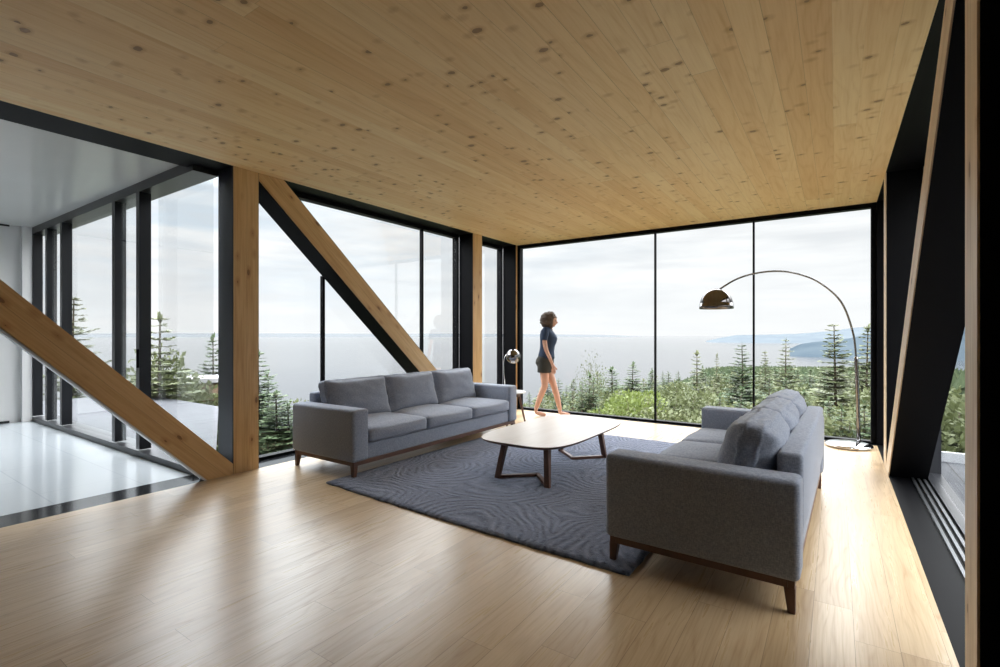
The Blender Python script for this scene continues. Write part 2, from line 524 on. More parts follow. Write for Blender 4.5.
post(XL, -1, 2.40, 2.64, M_timb, 'honey timber post left of the far sofa, its foot meeting the lower diagonal beam')
post(XL, -1, 6.08, 6.31, M_timb, 'slim timber post rising behind the right end of the far sofa')
post(XL, -1, 7.32, 7.50, M_timb, 'sliver of timber post in the far left corner behind the chrome globe lamp')
post(XR, 1, 2.32, 2.51, M_timb_lit, 'brightly lit timber post at the right edge of the picture')
post(XR, 1, 6.08, 6.31, M_timb_lit, 'thin brightly lit edge of a timber post on the right wall, beside the arc lamp')
struct('trim_8', bx(XR, XRO, 7.32, 7.50, 0, H), M_black)
brace(XL, -1, M_timb, 'honey timber diagonal running down from the ceiling to behind the far sofa', 2.905, 2.565, 0.891, 2.646, 6.07)
db = brace(XL, -1, M_timb, 'large timber diagonal crossing the opening to the tiled side room', -0.34, -0.665, 1.018, -3.0, 2.394, casing=False)
# steel flat along its underside; light off the floor put into its pale colour
ang = math.atan(1.018)
tv = Vector((0, cos(ang), -sin(ang)))
p0 = Vector((XL, -0.665, H)); p1 = Vector((XL, -0.665 + H/1.018, 0))
pb = prism([p0 + Vector((0, 0.02, 0)), p1 + Vector((0, 0.0, 0)), p1 + Vector((0, -0.02, 0.0)), p0 + Vector((0, -0.02, 0))], (-0.075, 0, 0))
pb = obj('steel_flat', pb, M_plate); pb.parent = db; pb.matrix_parent_inverse = db.matrix_world.inverted()
brace(XR, 1, M_timb_lit, 'brightly lit timber diagonal on the dark right wall, seen nearly edge on', 2.80, 2.50, 0.875, 2.516, 6.07)

# ------------------------------------------------------------------ windows
def window(name, parts, panes):
    o = bpy.data.objects.new(name, None); C.objects.link(o); o['kind'] = 'structure'
    for nm, b, m_ in parts: obj(nm, b, m_, o)
    for b in panes: obj('glass_pane', b, M_glass, o)
    return o

def frame_boxes(axis, a0, a1, z0, z1, d0, d1, w_, bars=(), wb=0.045, wt=None, wz=None):
    """frame in a wall plane: axis 'x' (runs along x at y d0..d1) or 'y'"""
    b = bmesh.new()
    wz = wz or w_; wt = wt or w_
    def add(s0, s1, za, zb):
        if axis == 'x': box(b, s0, s1, d0, d1, za, zb)
        else: box(b, d0, d1, s0, s1, za, zb)
    add(a0, a1, z0, z0 + wz); add(a0, a1, z1 - wt, z1)
    add(a0, a0 + w_, z0 + wz, z1 - wt); add(a1 - w_, a1, z0 + wz, z1 - wt)
    return b

# back wall of glass: three panes
mu = [-2.235, -0.915]
fr = frame_boxes('x', XL, XR, 0.0, H, 7.36, 7.46, 0.055, wz=0.03)
parts = [('window_frame', fr, M_black)]
for xm in mu: parts.append(('mullion', bx(xm - 0.011, xm + 0.011, 7.38, 7.43, 0.03, H - 0.055), M_black))
eds = [XL + 0.055] + mu + [XR - 0.055]
panes = [bx(a + (0.011 if i else 0), b - (0.011 if i < 2 else 0), 7.41, 7.418, 0.03, H - 0.055) for i, (a, b) in enumerate(zip(eds, eds[1:]))]
window('window_1', parts, panes)

# left wall: bay behind the far sofa, and the narrow bay by the corner
XG = XLO - 0.05
fr = frame_boxes('y', 2.646, 6.075, 0.0, H, XLO - 0.10, XLO, 0.04, wt=0.05, wz=0.03)
parts = [('window_frame', fr, M_black)]
for ym, za, zb in ((3.60, 0.03, 1.99), (5.27, 0.55, H - 0.05)): parts.append(('mullion', bx(XG - 0.02, XG + 0.03, ym - 0.015, ym + 0.015, za, zb), M_black))
panes = [bx(XG, XG + 0.008, a, b, 0.03, H - 0.05) for a, b in ((2.69, 3.599), (3.601, 5.269), (5.271, 6.03))]
window('window_2', parts, panes)
fr = frame_boxes('y', 6.316, 7.314, 0.0, H, XLO - 0.10, XLO, 0.04, wt=0.05, wz=0.03)
window('window_3', [('window_frame', fr, M_black)], [bx(XG, XG + 0.008, 6.36, 7.27, 0.03, H - 0.05)])

# right wall glazing with a sliding track
for nm, (a, b) in (('window_4', (2.516, 6.075)), ('window_5', (6.316, 7.314))):
    fr = frame_boxes('y', a, b, 0.0, H, XRO, XRO + 0.12, 0.05, wt=0.06, wz=0.02)
    tr_ = bmesh.new()
    for k in range(3): box(tr_, 0.562 + k*0.04, 0.580 + k*0.04, a + 0.01, b - 0.01, 0.0, 0.016)
    window(nm, [('window_frame', fr, M_dark), ('sliding_track', tr_, M_track)], [bx(XRO + 0.05, XRO + 0.058, a + 0.05, b - 0.05, 0.034, H - 0.06)])

# ------------------------------------------------------------------ tiled side room on the left
SX = -10.12
HL = 2.93
struct('floor_side', bx(SX - 0.1, XLO - 0.02, YS, 2.30, -0.2, -0.004), M_tile)
struct('ceiling_side', bx(SX - 0.1, XLO - 0.12, YS, 2.30, HL, HL + 0.2), M_whitegloss)
struct('wall_left', bx(SX - 0.2, SX, YS, 2.17, -0.2, HL), M_white)
struct('wall_side_rear', bx(SX - 0.2, XLO, YS - 0.2, YS, -0.2, HL), M_white)
struct('trim_6', bx(SX, SX + 0.015, YS, 1.93, -0.0, 0.03), M_dark)
struct('trim_7', bx(SX, SX + 0.015, YS, 1.93, HL - 0.025, HL), M_dark)
pil = obj('wall_column', bx(SX, SX + 0.08, 2.055, 2.165, -0.004, HL), M_white)
tag(pil, 'white painted column at the far end of the tiled side room, beside the dark window frames', 'column')

b = bmesh.new()
Yf, Yd = 2.17, 2.28
box(b, SX, XLO, Yf, 2.40, -0.004, 0.06)
box(b, SX, XLO, Yf, 2.40, HL - 0.10, HL)
parts = [('window_frame', b, M_dark)]
stiles = [-10.10, -9.42, -8.76, -6.90, -6.22]
for xs in stiles:
    parts.append(('door_stile', bx(xs, xs + 0.085, Yf, Yd, 0.075, HL - 0.10), M_dark))
parts.append(('door_handle', bx(-6.15, -6.135, Yf - 0.025, Yf, 0.95, 1.15, 0.004), M_black))
panes = []
ed = stiles + [XLO]
for i in range(len(ed) - 1):
    yy = Yf + (0.03 if i % 2 else 0.075) + (0.1 if i == 4 else 0)
    panes.append(bx(ed[i] + 0.085, ed[i+1], yy, yy + 0.008, 0.075, HL - 0.10))
window('window_6', parts, panes)

# ------------------------------------------------------------------ decks outside
dk = prism([(-13.5, 2.405, -0.16), (-5.25, 2.405, -0.16), (-5.25, 2.52, -0.16), (-9.7, 4.72, -0.16), (-13.5, 4.72, -0.16)], (0, 0, 0.10))
deck1 = obj('deck', dk, M_deck)
tag(deck1, 'grey boarded deck outside the sliding windows of the side room', 'deck')
for x, y in ((-13.3, 4.5), (-10.2, 4.4), (-7.2, 3.2)):
    obj('deck_post', bx(x - 0.07, x + 0.07, y - 0.07, y + 0.07, -4.6, -0.16), M_deck, deck1)
dk = obj('deck', bx(XRO + 0.125, 3.6, -4.0, 6.95, -0.14, -0.04), M_deck)
tag(dk, 'grey boarded deck outside the right wall, glimpsed beside the post', 'deck')
for y in (-1, 3, 6.8):
    obj('deck_post', bx(3.4, 3.54, y - 0.07, y + 0.07, -4.6, -0.14), M_deck, dk)
obj('edge_board', bx(XRO + 0.125, 3.6, 6.95, 7.0, -0.2, 0.06), M_plate, dk)
struct('wall_foundation', bx(XLO, XRO, YS, 7.3, -4.8, -0.25), simple('concrete', (0.35, 0.35, 0.34), 0.8, var=0.1))
struct('wall_foundation_side', bx(SX, XLO - 0.001, YS, 2.25, -4.8, -0.205), simple('concrete_side', (0.35, 0.35, 0.34), 0.8, var=0.1))

# ------------------------------------------------------------------ sofas
def make_sofa(L=2.73, D=0.93):
    """back towards -X, front towards +X; near arm at y=0, far arm at y=L. origin on floor"""
    A = 0.185
    root = thing('sofa', '', 'sofa')
    # walnut base rail with legs
    b = bmesh.new()
    i = 0.022
    box(b, i, i + 0.03, i, L - i, 0.118, 0.157, 0.003); box(b, D - i - 0.03, D - i, i, L - i, 0.118, 0.157, 0.003)
    box(b, i + 0.03, D - i - 0.03, i, i + 0.03, 0.118, 0.157, 0.003); box(b, i + 0.03, D - i - 0.03, L - i - 0.03, L - i, 0.118, 0.157, 0.003)
    obj('base_rail', b, M_walnut, root)
    for (x, sx) in ((i + 0.022, 1), (D - i - 0.022, -1)):
        for (y, sy) in ((i + 0.024, 1), (L - i - 0.024, -1)):
            obj('leg', leg_taper(bmesh.new(), (x, y, 0.12), (x - sx * 0.008, y - sy * 0.008, 0), 0.05, 0.032), M_walnut, root)
    def soft(x0, x1, y0, y1, z0, z1, r=0.028):
        return bx(x0, x1, y0, y1, z0, z1, bev=r, seg=4)
    obj('arm', soft(0, D, 0, A, 0.155, 0.625), M_fab, root, True)
    obj('arm', soft(0, D, L - A, L, 0.155, 0.625), M_fab, root, True)
    obj('seat_base', soft(0.02, D - 0.025, A - 0.002, L - A + 0.002, 0.155, 0.302, 0.015), M_fab, root, True)
    # back frame, slightly reclined
    bm = soft(0.0, 0.115, A + 0.004, L - A - 0.004, 0.30, 0.715, 0.024)
    obj('back_frame', bm, M_fab, root, True)
    w3 = (L - 2 * A) / 3
    for k in range(3):
        yc = A + w3 * (k + 0.5)
        c = cushion(D - 0.115, w3 - 0.006, 0.14, 0.035, 0.03, 16, k, 0.004)
        o = obj('seat_cushion', c, M_fab, root, True, (0.115 + (D - 0.115) / 2 + 0.003, yc, 0.374))
    for k in range(3):
        yc = A + w3 * (k + 0.5)
        c = cushion(0.245, w3 + 0.012, 0.44, 0.06, 0.035, 20, k + 5, 0.010, pinch=0.42)
        bmesh.ops.rotate(c, cent=(0, 0, 0), matrix=Matrix.Rotation(R(-15), 3, 'Y'), verts=c.verts)
        o = obj('back_cushion', c, M_fab, root, True, (0.268, yc, 0.622))
    return root

def copy_tree(o, parent=None):
    c = o.copy(); C.objects.link(c); c.parent = parent
    for ch in o.children: copy_tree(ch, c)
    return c

sofa1 = make_sofa()
sofa1['label'] = 'grey three-seat sofa in front of the left windows, facing the coffee table'
sofa1['group'] = 'grey three-seat sofas'
sofa2 = make_sofa(2.38, 0.955)
sofa2['group'] = 'grey three-seat sofas'
sofa1.location = (-4.475, 2.88, 0)
sofa2['label'] = 'grey sofa in the right foreground, seen from its end and back'
sofa2.location = (-0.082, 5.015, 0)
sofa2.rotation_euler = (0, 0, pi - R(1.3))

# ------------------------------------------------------------------ rug
def rug():
    b = bmesh.new()
    x0, x1, y0, y1 = -3.68, -0.92, 2.58, 6.02
    nx, ny, t = 60, 74, 0.022
    top = {}
    def P(i, j, z):
        u, v = i / nx, j / ny
        x = x0 + (x1 - x0) * u; y = y0 + (y1 - y0) * v + (1-v) * (0.12 * (1-u)**1.5 - 0.0)
        if i in (0, nx): x += 0.012 * noise.noise(Vector((j * .35, i, 1)))
        if j in (0, ny): y += 0.012 * noise.noise(Vector((i * .35, j, 4)))
        return Vector((x, y, z))
    for i in range(nx + 1):
        for j in range(ny + 1):
            e = min(i, nx - i, j, ny - j)
            z = t * (0.75 if e == 0 else 1.0) + 0.002 * noise.noise(Vector((i * .6, j * .6, 0)))
            top[i, j] = b.verts.new(P(i, j, z))
    for i in range(nx):
        for j in range(ny):
            b.faces.new((top[i, j], top[i+1, j], top[i+1, j+1], top[i, j+1]))
    ring = [(i, 0) for i in range(nx)] + [(nx, j) for j in range(ny)] + [(i, ny) for i in range(nx, 0, -1)] + [(0, j) for j in range(ny, 0, -1)]
    bot = [b.verts.new(Vector((top[k].co.x, top[k].co.y, 0.001))) for k in ring]
    n = len(ring)
    for a in range(n):
        b.faces.new((top[ring[a]], bot[a], bot[(a+1) % n], top[ring[(a+1) % n]]))
    b.faces.new(bot)
    return b
r = obj('rug', rug(), M_rug, None, True)
tag(r, 'slate blue wool rug with carved flowing lines under the coffee table', 'rug')

# ------------------------------------------------------------------ coffee table
T0 = (-2.235, 4.245, 0.018)
ct = thing('coffee_table', 'walnut coffee table with boat-shaped top standing on the blue rug', 'table', T0)
def sup(n=96, ax=0.45, ay=0.83, ex=4.2):
    pts = []
    for k in range(n):
        a = 2*pi*k/n
        c_, s_ = cos(a), sin(a)
        x = ax * math.copysign(abs(c_)**(2/ex), c_); y = ay * math.copysign(abs(s_)**(2/ex), s_)
        pts.append((x, y))
    return pts
b = bmesh.new()
lv = [(0.93, 0.352), (0.985, 0.366), (1.0, 0.376), (0.996, 0.380)]
rings = []
for s_, z in lv:
    rings.append([b.verts.new((x * (1 - (1-s_)*1.0), y * (1-(1-s_)*0.5), z)) for x, y in sup()])
for a, c_ in zip(rings, rings[1:]):
    for k in range(96): b.faces.new((a[k], a[(k+1) % 96], c_[(k+1) % 96], c_[k]))
b.faces.new(rings[0][::-1]); f = b.faces.new(rings[-1]); f.material_index = 1
obj('tabletop', b, [M_walnut, M_top], ct)
for sy in (-1, 1):
    lb = bmesh.new()
    # stretcher bent towards the middle of the table
    yk, yf = sy * 0.36, sy * 0.615
    pts = [(-0.27, yf), (0.0, yk), (0.24, yf)]
    h = 0.03
    for (a, c_) in ((pts[0], pts[1]), (pts[1], pts[2])):
        d_ = (Vector((*c_, 0)) - Vector((*a, 0))).normalized(); nn = Vector((-d_.y, d_.x, 0)) * 0.016
        A_ = Vector((*a, 0)) - d_*0.008; B_ = Vector((*c_, 0)) + d_*0.008
        prism([A_ - nn, B_ - nn, B_ + nn, A_ + nn], (0, 0, h), lb)
    obj('stretcher', lb, M_walnut, ct)
    for sx, px in ((-1, -0.27), (1, 0.24)):
        obj('leg', leg_taper(bmesh.new(), (px - sx*0.035 + (0.02 if sx<0 else 0), yf - sy*0.06, 0.355), (px, yf, 0), 0.045, 0.05, 0.065, 0.032), M_walnut, ct)

# ------------------------------------------------------------------ side table and globe lamp
st = thing('side_table', 'small round side table with splayed dark legs beyond the far sofa', 'table', (-3.95, 6.055, 0))
b = lathe(bmesh.new(), [(0, 0.455), (0.215, 0.455), (0.225, 0.462), (0.225, 0.472), (0.22, 0.478), (0, 0.478)], 48)
obj('tabletop', b, M_marble, st)
for k in range(3):
    a = R(52 + 120 * k)
    b = tube(bmesh.new(), [(0.13*cos(a), 0.13*sin(a), 0.456), (0.235*cos(a), 0.235*sin(a), 0.0)], [0.02, 0.013], 10)
    obj('leg', b, M_walnut, st)
b = lathe(bmesh.new(), [(0, 0.40), (0.14, 0.40), (0.14, 0.456), (0, 0.456)], 32)
obj('apron', b, M_walnut, st)

gl = thing('table_lamp', 'small chrome globe lamp on a curved stem standing on the side table', 'lamp', (-3.95, 6.085, 0.478))
obj('base', lathe(bmesh.new(), [(0, 0), (0.075, 0), (0.08, 0.004), (0.08, 0.014), (0.02, 0.02), (0, 0.02)], 32, Matrix.Translation((-0.03, 0.0, 0))), M_steel, gl, True)
vx = Vector((0.826, 0.563, 0))       # sideways direction in plan
pts = [Vector((-0.03, 0, 0.01)) - vx*0.07, Vector((-0.03, 0, 0.25)) - vx*0.085, Vector((-0.03, 0, 0.42)) - vx*0.088, Vector((-0.03, 0, 0.50)) - vx*0.07, Vector((-0.03, 0, 0.555)) - vx*0.03, Vector((-0.03, 0, 0.57)) + vx*0.02]
pts[0] = Vector((-0.03, 0, 0.012)) - vx*0.06
obj('stem', tube(bmesh.new(), pts, 0.006, 10), M_steel, gl, True)
b = bmesh.new()
bmesh.ops.create_uvsphere(b, u_segments=40, v_segments=24, radius=0.108)
obj('globe_shade', b, M_chrome, gl, True, tuple(Vector((-0.03, 0, 0.505)) + vx*0.055))

# ------------------------------------------------------------------ arc lamp
al = thing('arc_floor_lamp', 'tall chrome arc floor lamp bending over the right sofa from the far right corner', 'lamp', (0.12, 7.03, 0))
obj('base', lathe(bmesh.new(), [(0, 0), (0.2, 0), (0.235, 0.012), (0.235, 0.03), (0.2, 0.045), (0.03, 0.06), (0, 0.06)], 48), M_steel, al, True)
# curve through points found on a slanting vertical plane
cp = [(0.10, 0.13, 0.045), (0.085, 0.02, 0.62), (0.07, -0.05, 1.05), (0.035, -0.12, 1.35), (-0.075, -0.24, 1.68), (-0.28, -0.36, 1.90), (-0.50, -0.47, 2.005), (-0.70, -0.56, 2.035), (-0.92, -0.64, 2.01), (-1.10, -0.71, 1.945), (-1.27, -0.77, 1.83)]
def catmull(P, n=8):
    P = [Vector(p) for p in P]
    out = []
    for i in range(len(P) - 1):
        p0 = P[max(i-1, 0)]; p1 = P[i]; p2 = P[i+1]; p3 = P[min(i+2, len(P)-1)]
        for k in range(n):
            t = k / n
            out.append(0.5 * ((2*p1) + (-p0+p2)*t + (2*p0-5*p1+4*p2-p3)*t*t + (-p0+3*p1-3*p2+p3)*t**3))
    out.append(P[-1])
    return out
cv = catmull(cp)
obj('pole', tube(bmesh.new(), cv[:17], 0.020, 14), M_chrome, al, True)
obj('arm', tube(bmesh.new(), cv[15:], 0.0105, 12), M_chrome, al, True)
sh = (-1.29, -0.775, 1.845)
prof = [(0.0, 0.0), (0.035, 0.0)]
Rr = 0.185
for k in range(1, 13):
    a = R(90 - k * 7.2)
    prof.append((Rr * cos(a) , -0.0 - Rr*1.08 * (1 - sin(a))))
prof += [(0.188, -0.18), (0.188, -0.235), (0.182, -0.235), (0.180, -0.18)]
for k in range(12, 0, -1):
    a = R(90 - k * 7.2)
    prof.append(((Rr-0.006) * cos(a), -0.006 - Rr*1.08 * (1 - sin(a))))
prof.append((0, -0.006))
obj('lamp_shade', lathe(bmesh.new(), prof, 48), M_chrome_dark, al, True, sh)
bb = bmesh.new(); bmesh.ops.create_uvsphere(bb, u_segments=20, v_segments=12, radius=0.045)
bm_ = obj('bulb', bb, simple('frosted_bulb', (0.8, 0.8, 0.78), 0.4), al, True, (sh[0], sh[1], sh[2] - 0.10))

# ------------------------------------------------------------------ person
M_skin = simple('skin', (0.60, 0.34, 0.25), 0.5, var=0.05)
M_hair = simple('brown_hair', (0.085, 0.052, 0.032), 0.6, var=0.4, scale=60)
M_shirt = simple('navy_jersey', (0.018, 0.035, 0.075), 0.85, var=0.15, scale=20)
M_short = simple('dark_olive_twill', (0.035, 0.034, 0.028), 0.9, var=0.2, scale=40)
def skin_mesh(name, pts, edges, m_, parent, root=0, sub=2):
    me = bpy.data.meshes.new(name)
    me.from_pydata([p[:3] for p in pts], edges, [])
    o = bpy.data.objects.new(name, me); link(o)
    md = o.modifiers.new('skin', 'SKIN'); md.use_smooth_shade = True
    for i, p in enumerate(pts):
        sv = me.skin_vertices[0].data[i]
        r_ = p[3] if isinstance(p[3], tuple) else (p[3], p[3])
        sv.radius = r_
        sv.use_root = (i == root)
    s = o.modifiers.new('sub', 'SUBSURF'); s.levels = sub; s.render_levels = sub
    dg = bpy.context.evaluated_depsgraph_get()
    nm = bpy.data.meshes.new_from_object(o.evaluated_get(dg))
    bpy.data.objects.remove(o)
    nm.name = name
    nm.materials.clear(); nm.materials.append(m_)
    nm.polygons.foreach_set('use_smooth', [True] * len(nm.polygons))
    o = bpy.data.objects.new(name, nm)
    return link(o, parent)

pr = thing('person', 'person in navy top and dark shorts walking barefoot beside the far glass wall', 'person', (-3.855, 6.985, 0.0), R(18))
pr.rotation_euler = (0, R(1.8), R(18))
# local: +x forward, -y the side towards the room
P = []; E = []
def ch(lst, start=None):
    idx = start
    for p in lst:
        P.append(p); k = len(P) - 1
        if idx is not None: E.append((idx, k))
        idx = k
    return idx
pel = ch([(-0.055, 0, 0.92, (0.13, 0.105))])
waist = ch([(-0.035, 0, 1.06, (0.105, 0.085)), (-0.02, 0, 1.20, (0.125, 0.10)), (-0.03, 0, 1.33, (0.12, 0.09))], pel)
ch([(-0.03, 0, 1.41, 0.05), (-0.012, 0, 1.47, 0.047)], waist)
neck = len(P) - 1
# legs
def leg(y, kx, ax, az, tx, kz=0.48):
    k = ch([(-0.045, y, 0.80, (0.092, 0.088)), ((-0.045+kx)/2, y, 0.64, 0.076), (kx, y, kz, 0.054), ((kx*0.55+ax*0.45), y, 0.33, 0.053), (ax, y, az, 0.034)], pel)
    P.append((ax + 0.005, y, 0.045, 0.032)); E.append((k, len(P)-1)); a_ = len(P)-1
    P.append((ax + tx*0.09, y, 0.034, (0.036, 0.026))); E.append((a_, len(P)-1))
    P.append((ax + tx*0.17, y, 0.022, (0.032, 0.017))); E.append((len(P)-2, len(P)-1))
leg(-0.075, -0.03, -0.165, 0.10, 1.0)
leg(0.075, 0.09, 0.20, 0.10, 1.0)
# arms (near one hangs slightly forward)
k = ch([(-0.035, -0.165, 1.345, 0.050), (-0.035, -0.20, 1.22, 0.042), (-0.005, -0.215, 1.08, 0.036), (0.06, -0.205, 0.94, 0.029), (0.10, -0.20, 0.855, 0.022)], waist)
k2 = ch([(-0.035, 0.165, 1.345, 0.050), (-0.06, 0.20, 1.22, 0.042), (-0.09, 0.215, 1.08, 0.036), (-0.07, 0.205, 0.95, 0.029), (-0.04, 0.20, 0.87, 0.022)], waist)
for kk, sy, ax, ay, az in ((k, -1, 0.10, -0.20, 0.855), (k2, 1, -0.04, 0.20, 0.87)):
    P.append((ax + 0.02, ay, az - 0.045, (0.034, 0.016))); E.append((kk, len(P)-1)); palm = len(P) - 1
    for q, ln in enumerate((0.075, 0.085, 0.08, 0.062)):
        ox = 0.028 - q * 0.018
        P.append((ax + 0.02 + ox, ay, az - 0.085, 0.0095)); E.append((palm, len(P)-1))
        P.append((ax + 0.025 + ox, ay + 0.004, az - 0.085 - ln*0.5, 0.0088)); E.append((len(P)-2, len(P)-1))
        P.append((ax + 0.022 + ox, ay + 0.016*(-sy), az - 0.08 - ln, 0.0075)); E.append((len(P)-2, len(P)-1))
    P.append((ax + 0.062, ay + 0.01*(-sy), az - 0.065, 0.011)); E.append((palm, len(P)-1))
    P.append((ax + 0.078, ay + 0.015*(-sy), az - 0.10, 0.0085)); E.append((len(P)-2, len(P)-1))
body = skin_mesh('body', P, E, M_skin, pr, pel)
# head
hb = bmesh.new(); bmesh.ops.create_uvsphere(hb, u_segments=36, v_segments=28, radius=1)
for v in hb.verts:
    x, y, z = v.co
    sx, sy_, sz = 0.094, 0.074, 0.112
    if z < 0: sy_ *= 1 + z*0.25; 
    px, py, pz = x*sx, y*sy_, z*sz
    if z < -0.1: px += 0.018 * min(1, -z*1.2) * (1 if x > -0.3 else 0.0)        # jaw forward
    if x > 0:
        g_ = lambda a, b_, s1, s2: math.exp(-((y-a)/s1)**2 - ((z-b_)/s2)**2)
        px += 0.024 * g_(0, -0.20, 0.16, 0.17)          # nose
        px += 0.008 * g_(0, -0.50, 0.26, 0.08)          # lips
        px -= 0.010 * (g_(0.36, -0.02, 0.16, 0.10) + g_(-0.36, -0.02, 0.16, 0.10))  # eye sockets
        px += 0.010 * g_(0, -0.85, 0.3, 0.14)           # chin
    v.co = (px, py, pz)
for s_ in (-1, 1):
    e = bmesh.new(); bmesh.ops.create_uvsphere(e, u_segments=12, v_segments=8, radius=1)
    merge(hb, e, Matrix.Translation((-0.005, s_*0.076, -0.012)) @ Matrix.Diagonal((0.017, 0.008, 0.03, 1)))
HM = Matrix.Translation((0.022, 0, 1.545)) @ Matrix.Rotation(R(10), 4, 'Y')
bmesh.ops.transform(hb, matrix=HM, verts=hb.verts)
obj('head', hb, M_skin, pr, True)
M_eye = simple('dark_eyes', (0.03, 0.02, 0.02), 0.2)
for s_ in (-1, 1):
    eb = bmesh.new(); e = bmesh.new(); bmesh.ops.create_uvsphere(e, u_segments=10, v_segments=8, radius=0.011)
    merge(eb, e, HM @ Matrix.Translation((0.078, s_*0.028, -0.002)))
    obj('eye', eb, M_eye, pr, True)
# hair: bob with lumps, covering back and sides
hh_ = bmesh.new(); bmesh.ops.create_uvsphere(hh_, u_segments=56, v_segments=40, radius=1)
kill = []
for v in hh_.verts:
    x, y, z = v.co
    s = 1 + 0.10*noise.noise(Vector((x*3.5, y*3.5, z*5))) * 1.6 + 0.08*noise.noise(Vector((x*9, y*9, z*12)))
    px, py, pz = x*0.135*s - 0.036, y*0.118*s, z*0.14*s - 0.014
    if x > 0.45 and z < 0.42:
        px = 0.045 + (px - 0.045) * 0.25 ; py *= 0.80
    if x > 0.1 and z > 0.35: px = min(px, 0.092 - 0.03*max(0, z-0.6))
    v.co = (px, py, pz)
bmesh.ops.transform(hh_, matrix=HM, verts=hh_.verts)
obj('hair', hh_, M_hair, pr, True)
# clothes
def ring_body(name, secs, m_, seg=40):
    """secs: (z, cx, rx, ry, cy); open at both ends with turned-in hems"""
    b = bmesh.new(); rs = []
    for (z, cx, rx, ry, *rest) in secs:
        fr_ = rest[0] if rest else 0.0
        rg = []
        for k in range(seg):
            a = 2*pi*k/seg
            x = cx + rx*cos(a) + (fr_ * max(0, cos(a))**2)
            y = ry * math.copysign(abs(sin(a))**0.85, sin(a))
            wv = 0.003*noise.noise(Vector((cos(a)*3, sin(a)*3, z*9)))
            rg.append(b.verts.new((x + wv, y + wv, z)))
        rs.append(rg)
    for r0, r1 in zip(rs, rs[1:]):
        for k in range(seg): b.faces.new((r0[k], r0[(k+1) % seg], r1[(k+1) % seg], r1[k]))
    return b
sb = ring_body('t', [(0.93, -0.03, 0.115, 0.150), (0.925, -0.03, 0.125, 0.158), (0.97, -0.035, 0.128, 0.158), (1.04, -0.03, 0.118, 0.142), (1.12, -0.022, 0.115, 0.142), (1.19, -0.02, 0.120, 0.150, 0.022), (1.25, -0.025, 0.118, 0.158, 0.040), (1.31, -0.03, 0.112, 0.168, 0.020), (1.36, -0.035, 0.095, 0.178), (1.395, -0.035, 0.072, 0.15), (1.42, -0.032, 0.058, 0.085), (1.43, -0.03, 0.052, 0.062), (1.425, -0.03, 0.048, 0.056)], M_shirt)
for s_, ex in ((-1, -0.035), (1, -0.05)):
    tube(sb, [(-0.035, s_*0.135, 1.375), (-0.036, s_*0.172, 1.33), (ex, s_*0.198, 1.25), (ex, s_*0.203, 1.215)], [0.055, 0.062, 0.057, 0.056], 18, cap=False)
obj('top', sb, M_shirt, pr, True)
hb2 = ring_body('s', [(0.975, -0.035, 0.115, 0.148), (0.97, -0.035, 0.121, 0.152), (0.90, -0.055, 0.140, 0.166), (0.84, -0.058, 0.145, 0.170), (0.79, -0.045, 0.125, 0.168), (0.775, -0.045, 0.06, 0.10)], M_short)
for s_, fx_ in ((-1, -0.052), (1, -0.005)):
    tube(hb2, [(-0.05, s_*0.078, 0.86), (-0.05, s_*0.08, 0.79), (fx_, s_*0.08, 0.715), (fx_, s_*0.08, 0.70)], [0.10, 0.108, 0.103, 0.102], 24, cap=False)
obj('shorts', hb2, M_short, pr, True)

# ------------------------------------------------------------------ land, sea, hills
def shore(az):      # az in degrees from +Y, positive to the right
    t = max(0, min(1, (az + 17) / 9)); t = t*t*(3-2*t)
    return 520 + t * 900
def ground(x, y):
    r_ = math.hypot(x, y)
    az = math.degrees(math.atan2(x, y))
    if abs(az) > 90: az = -90 if az < 0 else 90
    s_ = shore(az)
    near = -3.0 - max(0, min(r_, 40) - 9) * 0.16
    base = near - max(0, r_ - 40) * 76 / (s_ - 40)
    lft = max(0, min(1, (-az - 22) / 20))
    base -= lft * min(12, max(0, r_ - 12) * 0.12)
    if az == -90 and y < 0: base = max(base, -4.0)
    if y < 0 : base = -3.0 + (base + 3.0) * max(0, 1 + y/20)
    return base + 0.25 * noise.noise(Vector((x*.11, y*.11, 0))) * min(3, 1 + r_/60)

m, g = mat('forest_floor')
tc = g.n('TexCoord').outputs['Object']
nz = g.noise(tc, 0.5, 6, 0.7); n2 = g.noise(tc, 9, 4, 0.7)
c = g.mix(g.rng(nz, 0.35, 0.65, 0, 1), (0.0137, 0.0243, 0.0076), (0.0380, 0.0471, 0.0182))
c = g.mix(g.rng(n2, 0.4, 0.7, 0, 1), c, (0.03, 0.03, 0.015))
finish(g, Base_Color=c, Roughness=0.95)
M_ground = m
b = bmesh.new()
NA, rad = 150, [0] + [6 * 1.075**k for k in range(84)]
rad = [r_ for r_ in rad if r_ < 1900]
gv = []
for r_ in rad[1:]:
    gv.append([b.verts.new((r_*sin(2*pi*k/NA), r_*cos(2*pi*k/NA), ground(r_*sin(2*pi*k/NA), r_*cos(2*pi*k/NA)))) for k in range(NA)])
for r0, r1 in zip(gv, gv[1:]):
    for k in range(NA): b.faces.new((r0[k], r0[(k+1) % NA], r1[(k+1) % NA], r1[k]))
b.faces.new(gv[0])
struct('ground', b, M_ground, True)

